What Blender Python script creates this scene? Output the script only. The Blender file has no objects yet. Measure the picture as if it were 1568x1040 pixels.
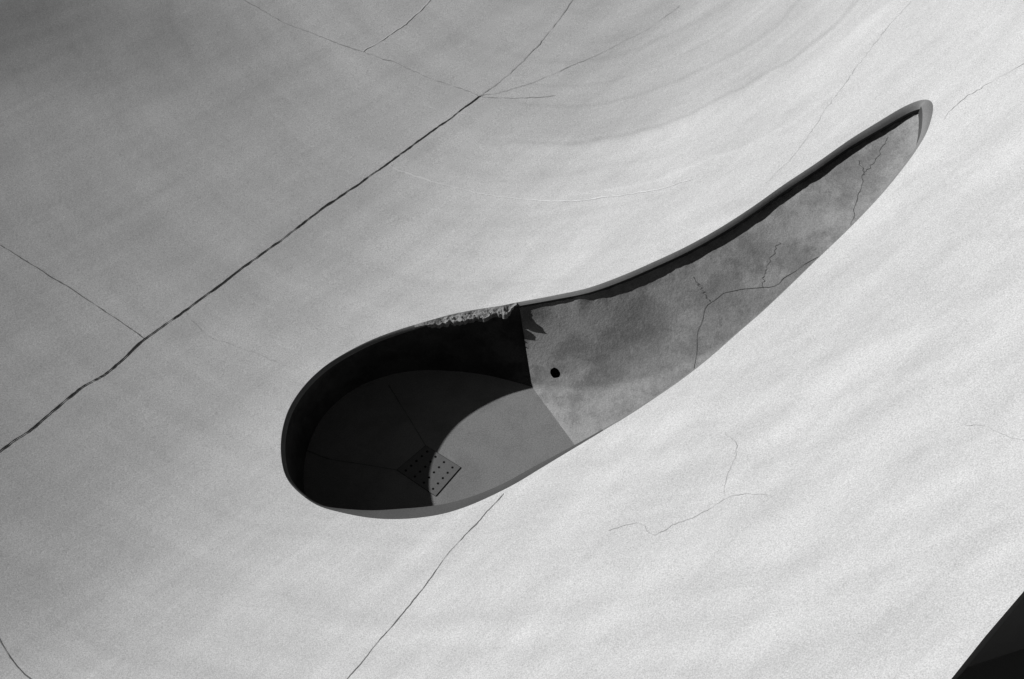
import bpy, math, random
from mathutils import Vector, noise
from mathutils.geometry import delaunay_2d_cdt
random.seed(7)
ZF=-.17   # level of the basin floor (m)
def sm(a,b,x):
    t=max(0,min(1,(x-a)/(b-a))); return t*t*(3-2*t)
def S(x,y):
    s=.81*x-.58*y
    k=.35; q=(s+.45)/k
    g=-.05*s+.53*k*(q if q>30 else math.log(1+math.exp(q)))
    z=g+.03*x*x
    r=max(abs(x)*.9,abs(y)*.9)
    m=sm(3.4,8,r)
    return z*(1-m)+.3*m
def SZ(x,y):
    return S(x,y)+.012*noise.noise(Vector((x*.9,y*.9,3)))
def mm(s): return [tuple(float(v)/1000 for v in p.split(',')) for p in s.split()]
# plan outline of the teardrop opening, millimetres
RIM=mm('37,227 221,232 386,240 550,278 714,332 878,393 1043,471 1210,567 1379,677 1547,775 1716,882 1848,951 1979,1014 2057,1032 2098,1018 2112,970 2091,881 2041,760 1966,640 1872,517 1781,409 1677,299 1575,199 1442,75 1309,-53 1179,-175 1051,-284 925,-393 800,-489 648,-588 527,-661 437,-709 287,-790 137,-872 18,-938 -101,-990 -220,-1030 -340,-1050 -493,-1047 -648,-1020 -809,-966 -924,-913 -1027,-826 -1094,-733 -1129,-607 -1136,-473 -1113,-339 -1052,-210 -962,-96 -851,-6 -721,72 -588,127 -453,168 -318,201 -183,217 -64,220')
BASE=dict(zip(range(43,57),mm('-1043,-691 -1062,-581 -1062,-451 -1037,-329 -988,-213 -909,-111 -810,-31 -692,25 -578,57 -450,69 -293,61 -153,41 -31,9 107,-35')))
EDGE=mm('1133,-2641 1338,-2396 1530,-2193 1670,-2044 1828,-1886 2022,-1690 2327,-1383')
DRAIN=mm('-588,-526 -446,-386 -264,-511 -387,-673')
FJ=[mm('-1058,-413 -937,-462 -750,-496 -588,-526'),mm('-655,-23 -562,-182 -446,-386')]
A_=BASE[56]
LINES=[
('-2680,-901 -2464,-642 -2336,-507 -2156,-280 -2031,-168 -1877,41 -1679,251 -1437,512 -1216,744 -1053,921 -851,1121 -695,1276 -535,1438 -354,1612 -186,1778',.0066,'d'),
('-186,1778 -73,1890 62,2044 180,2217 301,2414 426,2661',.003,'g'),
('-2808,609 -2666,527 -2453,405 -2240,277 -2026,141 -1877,41',.003,'m'),
('-1741,2507 -1498,2356 -1258,2228 -885,2084 -709,2021 -475,1907 -186,1778',.003,'g'),
('-885,2084 -719,2251 -569,2419 -456,2615',.005,'g2'),
('-186,1778 -15,1823 176,1910 370,2004 605,2133 804,2257 1007,2425',.002,'g'),
('-180,1770 23,1761 250,1764',.0025,'g'),
('-694,1257 -526,1177 -305,1096 -159,1036 57,976 306,923 515,903 753,883 956,900',.007,'l'),
('-40,-985 -150,-1120 -275,-1260 -410,-1470 -560,-1670 -724,-1890',.0026,'m'),
('2190,1900 1970,1640 1800,1400 1620,1130 1490,930 1300,720',.0012,'f'),
('-2310,-1555 -2200,-1700 -2060,-1805',.003,'m'),
('-1700,220 -1560,80 -1330,0 -1170,-80',.0012,'f'),
('410,-1285 540,-1280 600,-1350 700,-1310 810,-1270 890,-1220 1000,-1230 1080,-1265',.0015,'f'),
('930,-870 970,-960 900,-1130 880,-1220',.001,'f'),
('1810,-1090 1880,-1120 1960,-1200 2060,-1250',.0018,'f'),
('2650,1100 2380,1000 2260,950 2130,830',.002,'f'),
]
LINES=[(mm(a),b,c) for a,b,c in LINES]

def newmat(name,base,var=.12,grain=.12,rough=.9,streak=False,stain=.0,gs=170,bump=.15):
    m=bpy.data.materials.new(name); m.use_nodes=True; nt=m.node_tree; N=nt.nodes; L=nt.links
    b=N['Principled BSDF']; b.inputs['Roughness'].default_value=rough
    b.inputs['Specular IOR Level'].default_value=.15
    tc=N.new('ShaderNodeTexCoord')
    def noi(vec,scale,det=4,ro=.55):
        n=N.new('ShaderNodeTexNoise'); n.inputs['Scale'].default_value=scale; n.inputs['Detail'].default_value=det; n.inputs['Roughness'].default_value=ro
        L.new(vec,n.inputs['Vector']); return n.outputs['Fac']
    def math_(op,a,b_=0):
        n=N.new('ShaderNodeMath'); n.operation=op
        for i,v in enumerate((a,b_)):
            if hasattr(v,'default_value'): L.new(v,n.inputs[i])
            else: n.inputs[i].default_value=v
        return n.outputs[0]
    def mr(v,a,b_,c,d,mode='SMOOTHSTEP'):
        r=N.new('ShaderNodeMapRange'); r.interpolation_type=mode
        for i,x in enumerate((a,b_,c,d)): r.inputs[i+1].default_value=x
        L.new(v,r.inputs[0]); return r.outputs[0]
    O=tc.outputs['Object']
    def term(f,amp):
        return math_('ADD',math_('MULTIPLY',math_('SUBTRACT',f,.5),2*amp),1)
    v=term(noi(O,1.3,5),var)
    v=math_('MULTIPLY',v,term(noi(O,9,5,.65),var*.8))
    v=math_('MULTIPLY',v,term(noi(O,gs,2,.8),grain))
    if streak:
        mp=N.new('ShaderNodeMapping'); mp.inputs['Rotation'].default_value=(0,0,math.radians(-41)); L.new(O,mp.inputs['Vector'])
        mp2=N.new('ShaderNodeMapping'); mp2.inputs['Scale'].default_value=(.5,4,1); L.new(mp.outputs[0],mp2.inputs['Vector'])
        s1=noi(mp2.outputs[0],1.6,6,.6)
        mp3=N.new('ShaderNodeMapping'); mp3.inputs['Scale'].default_value=(3,16,1); L.new(mp.outputs[0],mp3.inputs['Vector'])
        s3=noi(mp3.outputs[0],1.5,5,.7)
        sp=N.new('ShaderNodeSeparateXYZ'); L.new(O,sp.inputs[0])
        dx=math_('SUBTRACT',sp.outputs[0],.4); dy=math_('SUBTRACT',sp.outputs[1],3.4)
        rr=math_('SQRT',math_('ADD',math_('MULTIPLY',dx,dx),math_('MULTIPLY',dy,dy)))
        th=math_('ARCTAN2',dx,math_('MULTIPLY',dy,-1))
        wn=noi(O,1.1,3)
        rw=math_('ADD',rr,math_('MULTIPLY',math_('SUBTRACT',wn,.5),.22))
        cb=N.new('ShaderNodeCombineXYZ'); L.new(math_('MULTIPLY',rw,4.5),cb.inputs[0]); L.new(math_('MULTIPLY',th,.9),cb.inputs[1])
        s2=noi(cb.outputs[0],1.2,6,.6)
        v=math_('MULTIPLY',v,term(s1,.2)); v=math_('MULTIPLY',v,term(s2,.19)); v=math_('MULTIPLY',v,term(s3,.06))
        v=math_('MULTIPLY',v,mr(noi(O,4.5,7,.75),.52,.7,1,.9))
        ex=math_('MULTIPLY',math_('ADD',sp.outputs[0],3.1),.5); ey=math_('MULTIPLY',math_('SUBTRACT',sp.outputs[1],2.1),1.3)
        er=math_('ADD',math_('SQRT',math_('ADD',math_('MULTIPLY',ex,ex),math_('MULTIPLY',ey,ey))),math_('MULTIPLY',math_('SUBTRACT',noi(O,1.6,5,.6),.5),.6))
        v=math_('MULTIPLY',v,mr(er,.0,1.1,.6,1))  # soft shadow blotch painted into the slab colour, upper left
        msk=mr(dx,-.9,.1,0,1)
        ring=math_('SUBTRACT',1,math_('MULTIPLY',mr(rw,1.92,2.16,.12,0),msk))
        v=math_('MULTIPLY',v,ring)
        for r0,wd,am in ((2.03,.03,.12),(1.72,.03,.1),(2.47,.02,-.05),(1.35,.04,.09),(2.28,.05,.05),(1.55,.02,.06)):
            d_=math_('ABSOLUTE',math_('SUBTRACT',rw,r0))
            v=math_('MULTIPLY',v,math_('SUBTRACT',1,math_('MULTIPLY',mr(d_,0,wd,am,0),msk)))
    if stain>0:
        v=math_('MULTIPLY',v,mr(noi(O,3.2,6,.7),.42,.62,1,1-stain))
        v=math_('MULTIPLY',v,mr(noi(O,7,6,.75),.5,.6,1,1-stain*.6))
    v=math_('MULTIPLY',v,base)
    v=math_('MINIMUM',v,.85)
    L.new(v,b.inputs['Base Color'])
    bp=N.new('ShaderNodeBump'); bp.inputs['Strength'].default_value=bump; bp.inputs['Distance'].default_value=.004
    hh=math_('ADD',noi(O,60,4,.6),math_('MULTIPLY',noi(O,6,4),1.5))
    L.new(hh,bp.inputs['Height']); L.new(bp.outputs[0],b.inputs['Normal'])
    return m
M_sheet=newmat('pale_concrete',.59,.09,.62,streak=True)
M_floor=newmat('basin_floor_concrete',.28,.12,.62,stain=.12)
M_ramp=newmat('basin_ramp_concrete',.3,.15,.65,stain=.3,bump=.5)
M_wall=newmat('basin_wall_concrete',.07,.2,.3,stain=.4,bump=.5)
M_rim=newmat('worn_rim',.2,.15,.4)
M_rim_shade=newmat('shaded_rim',.09,.15,.4)  # darker copy of the rim material, near lip's shade put into its colour
M_chip=newmat('broken_concrete',.36,.5,.9,bump=1,stain=.45)
M_joint=newmat('joint_filler',.035,.2,.2)
M_mid=newmat('fine_joint',.2,.3,.3)
M_crack=newmat('hairline_crack',.34,.3,.3)
M_faint=newmat('faint_crack',.43,.3,.3)
M_light=newmat('pale_scar',.74,.1,.3)
M_drain=newmat('drain_metal',.17,.1,.3,rough=.6)
M_void=newmat('void',.01,.1,.1)  # near-black colour stands in for the darkness inside drain and pipe hole
M_ground=newmat('ground_concrete',.3,.1,.3)
M_rc=newmat('ramp_crack',.09,.3,.3)

def mesh(name,verts,faces,mat,smooth=True,parent=None):
    me=bpy.data.meshes.new(name); me.from_pydata([tuple(v) for v in verts],[],faces); me.update()
    if smooth: me.polygons.foreach_set('use_smooth',[True]*len(me.polygons))
    me.materials.append(mat)
    o=bpy.data.objects.new(name,me); bpy.context.collection.objects.link(o)
    if parent: o.parent=parent
    return o
def empty(name):
    o=bpy.data.objects.new(name,None); bpy.context.collection.objects.link(o); return o
def cr(P,u,closed=True):
    n=len(P); i=math.floor(u); t=u-i
    g=(lambda k:Vector(P[k%n])) if closed else (lambda k:Vector(P[max(0,min(n-1,k))]))
    a,b,c,d=g(i-1),g(i),g(i+1),g(i+2)
    return .5*((2*b)+(c-a)*t+(2*a-5*b+4*c-d)*t*t+(3*b-a-3*c+d)*t**3)
def rim(u): return cr(RIM,u)
def rn(u):
    t=rim(u+.05)-rim(u-.05); t.normalize(); return Vector((t.y,-t.x))
NR=56
SUB=7
US=[i/SUB for i in range(NR*SUB)]
outline=[rim(u) for u in US]
def inside(p,poly):
    c=False; n=len(poly); x,y=p[0],p[1]; j=n-1
    for i in range(n):
        xi,yi=poly[i][0],poly[i][1]; xj,yj=poly[j][0],poly[j][1]
        if (yi>y)!=(yj>y) and x<(xj-xi)*(y-yi)/(yj-yi)+xi: c=not c
        j=i
    return c
plaza=empty('concrete_plaza')
e=EDGE
outer=[(-7,8),(-7,-6),(e[0][0]-.5,-6)]+list(e)+[(7,e[-1][1]+1.5),(7,8)]
pts=[Vector(p) for p in outline]; no=len(pts)
ob=[]
for i in range(len(outer)):
    a=Vector(outer[i]); b=Vector(outer[(i+1)%len(outer)]); n=max(1,int((b-a).length/.12))
    for k in range(n): ob.append(a.lerp(b,k/n))
bb=(min(p.x for p in outline)-.05,max(p.x for p in outline)+.05,min(p.y for p in outline)-.05,max(p.y for p in outline)+.05)
def neardist(p,poly):
    return min((p-q).length_squared for q in poly)**.5
grid=[]
ST=.045
ix=int((3.9+3.9)/ST); iy=int(6.4/ST)
for i in range(ix+1):
    for j in range(iy+1):
        grid.append(Vector((-3.9+i*ST,-2.7+j*ST)))
for i in range(70):
    for j in range(70):
        p=Vector((-6.9+.2*i,-5.9+.2*j))
        if -4<p.x<4 and -2.8<p.y<3.8: continue
        grid.append(p)
gg=[]
for p in grid:
    if bb[0]<p.x<bb[1] and bb[2]<p.y<bb[3]:
        if inside(p,outline) or neardist(p,outline)<.02: continue
    if not inside(p,ob): continue
    if p.x>1 and p.y<2 and neardist(p,ob)<.03: continue
    gg.append(p)
allp=pts+ob+gg
edges=[(i,(i+1)%no) for i in range(no)]+[(no+i,no+(i+1)%len(ob)) for i in range(len(ob))]
res=delaunay_2d_cdt(allp,edges,[],0,1e-5)
V,Fc=res[0],res[2]
faces=[]
for f in Fc:
    c=sum((V[i] for i in f),Vector((0,0)))/len(f)
    if bb[0]<c.x<bb[1] and bb[2]<c.y<bb[3] and inside(c,outline): continue
    if not inside(c,ob): continue
    faces.append(tuple(f))
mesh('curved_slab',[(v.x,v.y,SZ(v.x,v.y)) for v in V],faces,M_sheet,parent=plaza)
sv=[];sf=[]
for i,p in enumerate(ob):
    z=SZ(p.x,p.y); sv+=[(p.x,p.y,z),(p.x,p.y,-.72)]
n=len(ob)
for i in range(n):
    j=(i+1)%n; sf.append((2*i,2*i+1,2*j+1,2*j))
mesh('slab_edge',sv,sf,M_ground,False,plaza)
g=600
mesh('ground',[(-g,-g,-.7),(g,-g,-.7),(g,g,-.7),(-g,g,-.7)],[(0,1,2,3)],M_ground,False)

def ribbon(name,P,w,mat,zf,parent,seed=0,wob=1.0):
    n=len(P); L=sum((Vector(P[i+1])-Vector(P[i])).length for i in range(n-1))
    k=max(8,int(L/.012)); vs=[];fs=[]
    for i in range(k+1):
        u=(n-1)*i/k; u=min(u,n-1-1e-6)
        p=cr(P,u,False); q=cr(P,min(u+.01,n-1-1e-7),False)-cr(P,max(0,u-.01),False)
        q.normalize(); nn=Vector((-q.y,q.x))
        s_=L*i/k
        p=p+nn*wob*(.006*noise.noise(Vector((s_*9,seed,0)))+.003*noise.noise(Vector((s_*40,seed,5))))
        ww=w*.5*(1+.9*noise.noise(Vector((s_*25,seed,9)))+.8*noise.noise(Vector((s_*6,seed,19))))
        ww=max(ww,w*.12)
        for sg in (-1,1):
            a=p+nn*sg*ww; vs.append((a.x,a.y,zf(a.x,a.y)))
        if i: fs.append((2*i-2,2*i-1,2*i+1,2*i))
    return mesh(name,vs,fs,mat,True,parent)
KN={'d':('expansion_joint',M_joint,.8),'m':('fine_joint',M_mid,.8),'g':('hairline_crack',M_crack,1.6),'g2':('pale_scar',M_light,1.6),'f':('hairline_crack',M_faint,2.5),'l':('pale_scar',M_light,1.6)}
for i,(P,w,kd) in enumerate(LINES):
    nm,mt,wb=KN[kd]
    ribbon(nm,P,w,mt,lambda x,y:SZ(x,y)+.002,plaza,i*3.1,wb)

basin=empty('teardrop_basin')
def interp(tab,u):
    for (a,va),(b,vb) in zip(tab,tab[1:]):
        if a<=u<=b:
            t=(u-a)/(b-a); t=t*t*(3-2*t); return va+(vb-va)*t
    return tab[-1][1]
CW=[(0,.018),(3,.024),(9,.026),(12,.034),(15,.05),(18,.015),(22,.008),(31,.01),(34,.035),(38,.07),(41,.015),(44,.02),(50,.02),(56,.018)]
CD=[(0,.010),(9,.014),(12,.02),(15,.025),(18,.03),(22,.02),(31,.006),(34,.015),(38,.035),(41,.015),(44,.02),(50,.015),(56,.010)]
LIP=[(0,.012),(4,.026),(10,.032),(13,.03),(15,.02),(56,.02)]
def top(u,k=1.0):
    p=rim(u)+rn(u)*interp(CW,u)*k; o=rim(u); return Vector((p.x,p.y,SZ(o.x,o.y)-interp(CD,u)*k**1.6))
vs=[];fs=[]
K=[0,.35,.7,1]
for u in US:
    for k in K: vs.append(top(u,k))
n=len(US);m=len(K)
for i in range(n):
    j=(i+1)%n
    for a in range(m-1): fs.append((i*m+a,j*m+a,j*m+a+1,i*m+a+1))
o=mesh('rim_chamfer',vs,fs,M_rim,True,basin)
o.data.materials.append(M_rim_shade)
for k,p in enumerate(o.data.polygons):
    if 31<US[k//(m-1)]<41.5: p.material_index=1  # near-side strip takes the rim colour with painted-in shade
vs=[];fs=[];UU=[u for u in US if u<=31]
for u in UU:
    t=top(u); p=t.xy
    d=.05 if u<15 else .4
    vs+=[t,Vector((p.x,p.y,t.z-d*.5)),Vector((p.x,p.y,t.z-d if u<15.5 else max(ZF-.02,t.z-.6)))]
for i in range(len(UU)-1):
    for a in range(2): fs.append((3*i+a,3*i+3+a,3*i+4+a,3*i+1+a))
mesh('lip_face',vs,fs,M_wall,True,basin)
def base(u):
    if u>=43:
        i=math.floor(u); t=u-i
        ks=[max(43,min(56,k)) for k in (i-1,i,i+1,i+2)]
        a,b,c,d=[Vector(BASE[k]) for k in ks]
        return .5*((2*b)+(c-a)*t+(2*a-5*b+4*c-d)*t*t+(3*b-a-3*c+d)*t**3)
    q=rim(u)+rn(u)*.035
    if u>41: 
        return q.lerp(Vector(BASE[43]),sm(41,43,u))
    return q
UB=[u for u in US if u>=31]+[56]
vs=[];fs=[];R=14
for u in UB:
    t=top(u) ; b=base(u)
    for r in range(R+1):
        q=r/R; h=q**1.25
        p=t.xy.lerp(b,h); z=t.z+(ZF-.002-t.z)*q
        nz=noise.noise(Vector((p.x*5,p.y*5,z*5)))*.012*math.sin(math.pi*q)
        vs.append(Vector((p.x+nz,p.y+nz,z)))
for i in range(len(UB)-1):
    for r in range(R): a=i*(R+1)+r; fs.append((a,a+R+1,a+R+2,a+1))
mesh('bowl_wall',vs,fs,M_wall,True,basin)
mesh('bowl_floor',[(p.x,p.y,ZF) for p in outline],[tuple(range(len(outline)))][::1],M_floor,False,basin)
A=Vector(A_)
T=200;Wn=60
def up(t): 
    u=15*t; c=top(u); p=rim(u)+rn(u)*(interp(CW,u)-.004); return Vector((p.x,p.y,c.z-interp(LIP,u)))
u0=30.2
def lo(t): 
    u=u0+(15.2-u0)*t; return rim(u)
L0=lo(0)
def P0(w):
    U=up(0).xy
    if w<.42: return U.lerp(A,w/.42)
    return A.lerp(L0,(w-.42)/.58)
def rampP(t,w):
    U=up(t);Lw=lo(t)
    p=U.xy.lerp(Lw,w)
    off=P0(w)-up(0).xy.lerp(L0,w)
    p=p+off*(1-t)**4
    sw=min(1,w/(.42+.5*min(1,t*2))); 
    k=(1-t)**3.2
    f=1-k*sw
    zz=ZF+(U.z-ZF)*f
    if 0<t: zz+=.004*noise.noise(Vector((p.x*6,p.y*6,1)))+(.012*noise.noise(Vector((p.x*16,p.y*16,4)))+.006*noise.noise(Vector((p.x*45,p.y*45,9))))*math.exp(-w*14)*sm(0,.1,t)
    return Vector((p.x,p.y,max(zz,ZF) if t>0 else zz))
RV=[[rampP(i/T,j/Wn) for j in range(Wn+1)] for i in range(T+1)]
HUV=(.045,.39)
RC=[[(.49,.4),(.45,.52),(.43,.62)],[(.26,.75),(.29,.6),(.34,.45),(.39,.5),(.43,.62),(.45,.68),(.5,.72),(.58,.85)],[(.68,.2),(.68,.45),(.63,.8)],[(.33,.2),(.34,.45)],[(.76,.15),(.72,.35),(.68,.4)]]
hc=rampP(*HUV)
vs=[];fs=[]
for r in RV: vs+=r
HR=.03
for i in range(T):
    for j in range(Wn):
        a=i*(Wn+1)+j
        c=(vs[a]+vs[a+Wn+2])/2
        if (c-hc).length<HR: continue
        fs.append((a,a+1,a+Wn+2,a+Wn+1))
used=set(k for f in fs for k in f)
cen=set()
for i in range(T):
    for j in range(Wn):
        a=i*(Wn+1)+j
        if ((vs[a]+vs[a+Wn+2])/2-hc).length<HR: cen.update((a,a+1,a+Wn+2,a+Wn+1))
for k in cen&used:   # round the broken edge of the pipe hole
    d=vs[k]-hc; an=math.atan2(d.y,d.x)
    vs[k]=hc+d.normalized()*(HR*(1+.25*noise.noise(Vector((math.cos(an)*1.5,math.sin(an)*1.5,8)))))
mesh('ramp',vs,fs,M_ramp,True,basin)
bpy.ops.mesh.primitive_cylinder_add(radius=.045,depth=.08,location=hc-Vector((0,0,.135)),end_fill_type='NGON')
o=bpy.context.object; o.name='pipe_hole'; o.parent=basin; o.data.materials.append(M_void)
def rib3(P,w,seed):
    n=len(P);k=60;pp=[]
    for i in range(k+1):
        q=cr(P,min((n-1)*i/k,n-1-1e-6),False)
        j=.012*noise.noise(Vector((i*.25,seed,0)))
        pp.append(rampP(max(0,min(1,q.x+j*.5)),max(0,min(1,q.y+j*2)))+Vector((0,0,.002)))
    vs=[];fs=[]
    for i in range(k+1):
        d=pp[min(k,i+1)]-pp[max(0,i-1)]; nn=Vector((-d.y,d.x,0)).normalized()
        ww=w*(.6+.5*noise.noise(Vector((i*.4,seed,3))))
        vs+=[pp[i]-nn*ww,pp[i]+nn*ww]
        if i: fs.append((2*i-2,2*i-1,2*i+1,2*i))
    mesh('ramp_crack',vs,fs,M_rc,True,basin)
for i,l in enumerate(RC): rib3(l,.0017,i*2.3)
for l in FJ: ribbon('floor_joint',l,.003,M_rc,lambda x,y:ZF+.002,basin,4,.4)
vs=[];fs=[];rows=9;u1,u2=51.6,55.9;NN=150;UU=[u1+(u2-u1)*i/NN for i in range(NN+1)]
for u in UU:
    t=top(u,.2)
    e_=max(0,min(1,(u-u1)/1.5,(u2-u)/.4))
    lim=.040+.022*noise.noise(Vector((u*2.2,1,0)))+.012*noise.noise(Vector((u*7,4,0)))
    for r in range(rows):
        q=r/(rows-1); nn=rn(u)
        p=rim(u)+nn*(.004+lim*min(q,.75)/.75)*(.3+.7*e_)
        k1=noise.noise(Vector((p.x*24,p.y*48,2))); k2=noise.noise(Vector((p.x*70,p.y*110,5)))
        zz=t.z+.003-e_*(.010*q+.016*abs(k1)*min(1,q*4)+.006*abs(k2)*min(1,q*4))
        if q>.76: zz-=.035*(q-.75)/.25
        vs.append((p.x,p.y,zz))
for i in range(len(UU)-1):
    for r in range(rows-1): a=i*rows+r; fs.append((a,a+rows,a+rows+1,a+1))
mesh('spalled_edge',vs,fs,M_chip,False,basin)
dr=[Vector(p) for p in DRAIN]
dc=sum(dr,Vector((0,0)))/4
pts=list(dr);ed=[(0,1),(1,2),(2,3),(3,0)];holes=[]
for i in range(5):
    for j in range(4):
        a=.12+.76*i/4;b=.14+.72*j/3
        c=dr[0].lerp(dr[1],a).lerp(dr[3].lerp(dr[2],a),b); r=.0065; s=len(pts)
        for k in range(10): pts.append(c+Vector((math.cos(k*.628)*r,math.sin(k*.628)*r)))
        ed+=[(s+k,s+(k+1)%10) for k in range(10)]; holes.append((c,r))
res=delaunay_2d_cdt(pts,ed,[],0,1e-6)
fs=[]
for f in res[2]:
    c=sum((res[0][i] for i in f),Vector((0,0)))/len(f)
    if any((c-h).length<r*.93 for h,r in holes): continue
    if not inside(c,dr): continue
    fs.append(tuple(f))
drain=empty('drain_cover')
mesh('perforated_plate',[(v.x,v.y,ZF+.0035) for v in res[0]],fs,M_drain,False,drain)
mesh('sump_dark_sheet',[(p.x,p.y,ZF+.0015) for p in [dc+(q-dc)*1.02 for q in dr]],[(0,1,2,3)],M_void,False,drain)  # flat sheet coloured black for the dark seen through the plate holes

el=math.radians(23.5)
hx,hy=.94,-.22
h_=math.hypot(hx,hy); hx/=h_; hy/=h_
dirv=Vector((math.cos(el)*hx,math.cos(el)*hy,-math.sin(el)))
sd=bpy.data.lights.new('sun','SUN'); sd.energy=4.45; sd.angle=math.radians(.5)
so=bpy.data.objects.new('sun',sd); so.rotation_euler=dirv.to_track_quat('-Z','Y').to_euler(); bpy.context.collection.objects.link(so)
w=bpy.data.worlds.new('World'); bpy.context.scene.world=w; w.use_nodes=True; nt=w.node_tree
sk=nt.nodes.new('ShaderNodeTexSky'); sk.sky_type='NISHITA'; sk.sun_disc=False; sk.sun_elevation=el; sk.sun_rotation=math.atan2(-hx,-hy)
sk.air_density=.5; sk.dust_density=.3
sc=nt.nodes.new('ShaderNodeSeparateColor'); nt.links.new(sk.outputs[0],sc.inputs[0])
nt.links.new(sc.outputs[0],nt.nodes['Background'].inputs[0]); nt.nodes['Background'].inputs[1].default_value=.05
cd=bpy.data.cameras.new('camera'); cd.lens=50; cd.sensor_width=36; cd.clip_end=2000
co=bpy.data.objects.new('camera',cd); co.location=(0,-3.8154,6.3559); co.rotation_euler=(math.radians(32),0,0); bpy.context.collection.objects.link(co)
sc_=bpy.context.scene; sc_.camera=co
sc_.view_settings.view_transform='Standard'; sc_.view_settings.look='None'; sc_.view_settings.exposure=0
